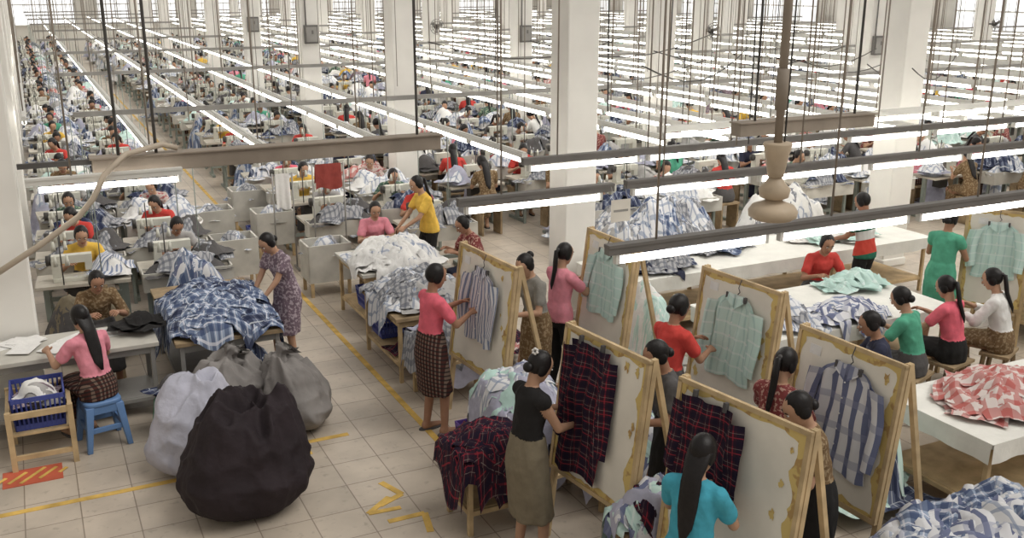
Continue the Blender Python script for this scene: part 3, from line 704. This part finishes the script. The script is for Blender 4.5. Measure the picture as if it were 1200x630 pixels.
pile('dark_plaid_pile',4.38,9.5,.1,.22,.45,.75,[darkpl,redpl,darkpl],16,sz=(.3,.45))
pile('dark_plaid_pile',3.56,9.3,.215,.36,.22,.3,[darkpl,grayck],10,sz=(.25,.35))
pile('shirt_pile',3.5,8.62,.6,.32,.22,.12,[grayck,lilac],10,(3.15,3.8,8.4,8.85))
pile('aqua_shirt_pile',3.4,6.85,.62,.36,.34,.20,[aqua,lilac,bluest,whitepl],26,(3.1,3.75,6.55,7.1),sz=(.3,.46),fold=.07)
pile('lilac_shirt_pile',3.45,6.8,.215,.25,.2,.28,[lilac,aqua],9,sz=(.25,.35))
pile('tartan_shirt_pile',2.85,6.2,.6,.26,.26,.10,[darkpl],14,(2.55,3.1,5.98,6.5))
pile('striped_shirt_pile',3.9,6.2,.6,.33,.36,.22,[lilac,bluest,aquast],20,(3.62,4.2,5.85,6.5))
pile('striped_shirt_pile',3.5,4.78,.62,.42,.16,.16,[bluest,aquast,bluest,darkpl,lilac],28,(3.1,3.95,4.66,4.90),sz=(.26,.42),fold=.07)
pile('tartan_shirt_pile',2.95,4.78,.03,.26,.34,.38,[darkpl,navypl,darkpl],16,sz=(.3,.45))
pile('blue_stripe_shirt_pile',4.92,3.42,.58,.92,.62,.30,[bluest,bluepl,whitepl,bluest],62,(4.22,6.0,2.75,3.85),sz=(.38,.55),fold=.07)
pile('red_check_shirt_pile',6.85,4.85,.75,.55,.42,.13,[redpl],24,(6.05,10.2,4.35,5.40),sz=(.35,.5),fold=.07)
pile('blue_check_shirt_pile',7.6,4.6,.75,.4,.26,.13,[bluest,lgray],14,(6.05,10.2,4.35,5.40),sz=(.3,.45))
pile('striped_shirt_pile',6.45,7.3,.75,.42,.42,.12,[finest,whitepl,grayck],18,(6.0,8.45,6.75,8.0),sz=(.3,.45))
pile('blue_stripe_shirt_pile',7.15,6.98,.75,.42,.18,.10,[bluest,finest],12,(6.0,8.45,6.75,8.0),sz=(.3,.42))
pile('aqua_shirt_pile',8.0,7.72,.75,.38,.2,.07,[aqua,aquast],9,(6.0,8.45,6.75,8.0),sz=(.3,.42))
pile('navy_shirt_pile',6.45,9.35,.75,.50,.3,.14,[navy,grayck,navypl],16,(5.75,10.6,8.95,9.95),sz=(.3,.45))
pile('grey_check_shirt_pile',7.6,9.65,.75,.4,.2,.12,[grayck,bluepl],10,(5.75,10.6,8.95,9.95),sz=(.3,.42))
pile('aqua_shirt_pile',9.4,9.5,.75,.7,.28,.10,[aqua,white,aquast],14,(5.75,10.6,8.95,9.95),sz=(.3,.45))
pile('grey_shirt_pile',6.7,10.7,.1,.35,.5,.95,[grayck,lgray,whitepl],26)
pile('grey_shirt_pile',7.9,11.2,.2,1.0,.4,.75,[grayck,bluepl,whitepl],34)
pile('grey_shirt_pile',10.0,11.2,.2,.9,.4,.75,[grayck,whitepl,white],30)
pile('white_shirt_pile',5.72,8.3,.1,.2,.4,.8,[white,aquast],20,sz=(.28,.42))
pile('aqua_shirt_pile',11.5,7.2,.75,1.0,.5,.12,[aqua,bluest,white],24,(10.1,13.0,6.4,7.9))
pile('olive_shirt_pile',.35,11.35,.12,.5,.2,.6,[olive,dgray,olive],18,sz=(.3,.5))
pile('black_shirt_pile',.72,9.75,.76,.2,.12,.06,[blk],6,sz=(.25,.35),fold=.03)
pile('striped_shirt_pile',5.72,6.9,.1,.18,.45,.8,[whitepl,finest],18,sz=(.28,.42))
pile('navy_plaid_pile',5.6,5.2,.1,.32,.42,.65,[navypl,aquast,dgray],18,sz=(.3,.5))
pile('dark_shirt_pile',4.45,7.2,.1,.2,.25,.6,[dgray,lilac,navypl],14,sz=(.28,.42))
pile('white_shirt_pile',4.4,5.6,.1,.2,.2,.6,[whitepl,dgray],14,sz=(.28,.4))
board('display_board_easel',(3.51,8.25),(3.59,7.25),finest,'shirt',0,small=1.0)
board('display_board_easel',(3.29,5.81),(3.40,4.93),darkpl,.95,-.1)
board('display_board_easel',(3.43,4.62),(3.60,3.67),darkpl,.62,-.2)
board('display_board_easel',(4.87,8.21),(4.90,7.40),aquast,'shirt',0,small=.95)
board('display_board_easel',(5.06,6.58),(5.14,5.69),aquast,'shirt',.02,small=1.05)
board('display_board_easel',(4.77,5.04),(4.82,4.15),bluest,'shirt',.05,small=1.1)
board('display_board_easel',(9.3,7.4),(9.7,6.9),aquast,'shirt',.0,small=.9,zt=1.58)
def sk_(n,c):return M(n,c,.8,.2,3,0,.45,9,.04)
sack('lilac_laundry_sack',.94,8.06,.35,.35,.80,sk_('lilac_sackcloth',(.42,.42,.49)),1,(.07,.05),.78,1.1)
sack('grey_laundry_sack',1.42,8.80,.38,.40,.70,sk_('grey_sackcloth',(.22,.205,.195)),2,(-.02,.0),.5,1.1,.10)
sack('grey_laundry_sack',1.95,8.62,.33,.40,.70,sk_('grey_sackcloth',(.22,.205,.195)),5,(-.12,0),.45,1.1,.12)
sack('black_laundry_sack',1.20,7.20,.45,.42,.96,sk_('black_sackcloth',(.022,.015,.018)),3,(.08,.08),.66,1.2)
bp=M('blue_plastic',(.06,.08,.30),.4,.1,4);bl=M('stool_blue_plastic',(.12,.22,.42),.4,.06,4);gp=M('green_plastic',(.09,.32,.18),.4,.08,4);vp=M('violet_plastic',(.15,.08,.34),.4,.1,4)
b=MB();cx,cy=-.22,8.96
for a in(-1,1):
    for c in(-1,1):b.box((cx+a*.24,cy+c*.3,.27),(.045,.045,.54),0)
    b.box((cx+a*.24,cy,.50),(.035,.6,.05),0);b.box((cx,cy+a*.3,.50),(.5,.035,.05),0);b.box((cx,cy+a*.3,.12),(.5,.03,.04),0)
b.box((cx,cy,.32),(.46,.58,.02),0)
crate(b,cx,cy,.33,.42,.5,.30,1)
b.obj('laundry_basket_cart',[wood,bp])
pile('grey_shirt_pile',cx,cy,.48,.15,.18,.11,[lgray,mauve,white],10,sz=(.2,.28),fold=.03)
stool('plastic_stool',.27,8.95,bl,.45,.2);stool('plastic_stool',.90,8.85,gp,.36,.1)
pile('navy_shirt_pile',.90,8.85,.365,.13,.13,.14,[navypl,dgray],8,sz=(.22,.3),fold=.04)
for cxx,cyy,mm in((3.45,10.0,bp),(3.45,8.62,bp),(3.35,7.3,vp),(2.35,14.2,bp),(3.2,15.6,bp),(3.6,11.0,bp),(3.0,4.4,vp),(2.35,16.3,bp)):
    b=MB();crate(b,0,0,0,.5,.36,.24,0);b.obj('plastic_crate',[mm],(cxx,cyy,.215 if cyy in(10.0,8.62,11.0) else 0))
for cxx,cyy in((3.35,12.5),(2.3,13.3),(3.15,16.5),(3.15,14.7),(2.35,15.2)):
    b=MB()
    for s in(-1,1):b.box((s*.28,0,.45),(.025,.45,.5),0);b.box((0,s*.225,.45),(.56,.025,.5),0)
    b.box((0,0,.22),(.56,.45,.02),0)
    for s in(-1,1):
        for t in(-1,1):b.box((s*.25,t*.2,.12),(.04,.04,.24),1)
    pile('',0,0,.50,.2,.15,.2,[0,0],9,sz=(.2,.3),fold=.04,res=9,mb=b,mo=2)
    b.obj('fabric_bin',[binm,wood,whitepl,grayck],(cxx,cyy,0))
b=MB()
for i in range(9):b.box((R.uniform(-.8,.5),R.uniform(9.45,9.85),.752+i*.002),(.21,.29,.002),0,R.random()*3)
b.obj('paper_sheets',[white])
b=MB()
def fl(x0,x1,y0,y1,mi=0):b.box(((x0+x1)/2,(y0+y1)/2,.002),(x1-x0,y1-y0,.004),mi)
fl(2.96,3.02,7.4,40);fl(-2.5,1.9,7.88,7.94);fl(1.9,2.3,8.1,8.16);fl(2.2,2.25,12.2,40)
b.obj('floor_line_marking',[yellow])
b=MB()
def stroke(p,q,w=.055,z=.002):b.bar((p[0],p[1],z),(q[0],q[1],z),w,0,.004)
stroke((2.27,7.12),(2.36,6.86));stroke((2.36,6.86),(2.14,6.76),.055,.0025);stroke((2.02,6.68),(2.25,6.86),.05,.003);stroke((2.02,6.68),(2.28,6.66),.05,.0035)
stroke((2.12,6.50),(2.42,6.50));stroke((2.42,6.50),(2.36,6.22),.055,.0025)
b.obj('floor_arrow_marking',[yellow])
b=MB();b.box((-.33,8.52,.003),(.46,.30,.006),0)
for i in range(-3,4):
    c=i*.13;l=.30*1.2-abs(c)*.9-.03
    if l>.05:b.box((-.33+c*.9,8.52,.0075),(min(l,.30),.03,.004),1,rad(50))
b.obj('floor_hazard_marking',[redp,yellow])
# ================================================================ FOREGROUND PEOPLE
def flower(out,Hc,Rh,P3):
    for i in range(6):
        a=i*1.047;out.ell(Hc+Rh@V((.025*math.cos(a),-.10,.085+.018*math.sin(a))),.012,.010,.010,4,Rh,8,5)
person('woman_black_top',2.88,5.58,-84,blk,olive,lean=6,head=(28,0),hl=(-.10,.34,1.10),hr=(.06,.33,1.02),hair='low_bun',sleeve=.05,hem=.36,extra=flower,sk=skin2)
person('woman_turquoise_tshirt',3.10,4.00,-60,blue,denim,lean=8,head=(30,0),hl=(-.1,.33,1.15),hr=(.1,.34,1.08),hair='long',sleeve=.6,pants=True,sk=skin2)
person('man_pink_tshirt',3.04,7.82,-85,pink,longyi,lean=4,head=(15,0),hl=(-.1,.34,1.2),hr=(.1,.34,1.15),hair='short',sleeve=.65,hem=.42,h=1.58)
person('woman_grey_dress',2.22,10.1,115,mauve,dgray,lean=20,head=(38,0),hl=(-.1,.36,.88),hr=(.12,.34,.86),hair='low_bun',sleeve=.5,hem=.4,dress=True,sk=skin2,h=1.52)
person('woman_grey_blouse',4.12,7.95,100,gray,brown,lean=12,head=(32,10),hl=(-.1,.3,1.05),hr=(.1,.3,1.02),hair='bun',hem=.15,sk=skin2)
person('woman_pink_tshirt',4.52,8.12,-75,pinkl,blk,lean=4,head=(15,0),hl=(-.1,.34,1.18),hr=(.08,.34,1.22),hair='pony',pants=True,sk=skin2,h=1.53)
person('woman_red_tshirt',4.48,6.2,-80,red,dgray,lean=8,head=(22,0),hl=(-.1,.36,1.15),hr=(.1,.36,1.1),hair='low_bun',hem=.2)
person('woman_dark_blouse',3.90,5.40,75,dgray,blk,lean=12,head=(28,0),hl=(-.1,.3,1.02),hr=(.1,.28,1.0),hair='low_bun',hem=.2)
person('woman_maroon_blouse',4.44,4.86,-72,maroon,dgray,lean=6,head=(22,0),hl=(-.1,.32,1.22),hr=(.1,.32,1.15),hair='pony',sleeve=.7,hem=.2,sk=skin2)
person('woman_brown_blouse',4.2,4.25,70,brown,blk,lean=14,head=(32,0),hl=(-.1,.3,1.0),hr=(.1,.3,1.0),hair='low_bun',hem=.2,sk=skin2)
person('woman_yellow_tshirt',4.60,12.0,95,yel,blk,lean=16,head=(25,0),hl=(-.1,.36,.95),hr=(.1,.36,.92),hair='pony',pants=True,sk=skin2)
person('woman_striped_shirt',8.9,8.5,15,flag,blk,lean=6,head=(22,0),hl=(-.1,.34,1.0),hr=(.1,.34,1.0),hair='short',sleeve=.5,pants=True)
person('woman_green_dress',9.02,7.42,-70,green,teal,lean=6,head=(18,0),hl=(-.1,.30,1.15),hr=(.1,.30,1.1),hair='low_bun',sleeve=.3,hem=.4,dress=True)
person('seated_woman_red_tshirt',8.08,8.38,160,red,dgray,pose='sit',lean=22,head=(25,0),hl=(-.15,.42,.84),hr=(.15,.40,.84),hair='low_bun')
person('seated_woman_green_tshirt',7.22,6.14,20,green,dgray,pose='sit',lean=16,head=(28,0),hl=(-.14,.42,.84),hr=(.12,.40,.84),hair='low_bun',sk=skin2)
person('seated_woman_pink_tshirt',7.84,6.22,12,pink,blk,pose='sit',lean=12,head=(25,0),hl=(-.14,.42,.86),hr=(.12,.40,.86),hair='pony',sk=skin2)
person('seated_woman_white_blouse',8.50,6.20,25,white,brown,pose='sit',lean=14,head=(20,0),hl=(-.14,.42,.86),hr=(.12,.40,.86),hair='pony',sleeve=1.5,sk=skin2)
person('seated_woman_navy_blouse',6.48,5.80,55,navy,blk,pose='sit',lean=14,head=(25,0),hl=(-.14,.40,.84),hr=(.12,.40,.84),hair='low_bun')
person('seated_woman_rose_blouse',3.95,12.25,172,pinkl,dgray,pose='sit',lean=16,head=(28,0),hl=(-.14,.42,.86),hr=(.12,.40,.86),hair='low_bun',sk=skin2)
person('seated_woman_plum_blouse',4.88,10.9,95,maroon,navy,pose='sit',lean=22,head=(32,0),hl=(-.14,.42,.86),hr=(.12,.40,.86),hair='bun')
for x,y,r in((8.08,8.38,160),(7.22,6.14,20),(7.84,6.22,12),(8.50,6.20,25),(6.48,5.80,55),(.4,10.6,180),(3.95,12.25,172),(4.88,10.9,95)):bench('wooden_stool',x,y,rad(r))
person('seated_woman_pink_plaid_skirt',.27,8.94,28,pinkl,longyi,pose='sit',lean=14,head=(22,0),hl=(-.2,.42,.86),hr=(.14,.40,.84),hair='long',sleeve=.6,sk=skin2)
person('seated_man_brown_shirt',.4,10.6,185,brown,dgray,pose='sit',lean=26,head=(35,0),hl=(-.14,.42,.84),hr=(.12,.42,.84),hair='short',sleeve=.9)
# ================================================================ LIGHT / CAMERA
w=bpy.data.worlds.new('w');bpy.context.scene.world=w;w.use_nodes=True
w.node_tree.nodes['Background'].inputs[0].default_value=(1.,.955,.89,1);w.node_tree.nodes['Background'].inputs[1].default_value=.52
s=bpy.data.lights.new('daylight','SUN');s.energy=1.6;s.angle=rad(40);s.color=(1,.97,.92);so=bpy.data.objects.new('daylight',s);bpy.context.scene.collection.objects.link(so);so.rotation_euler=(rad(22),rad(28),0)
cd=bpy.data.cameras.new('camera');co=bpy.data.objects.new('camera',cd);bpy.context.scene.collection.objects.link(co)
cd.sensor_width=36;cd.lens=36*1155/1200;cd.clip_end=200
co.location=(0,0,4);co.rotation_euler=(rad(90-16.2),0,rad(-26.1))
bpy.context.scene.camera=co
bpy.context.scene.view_settings.view_transform='Standard'
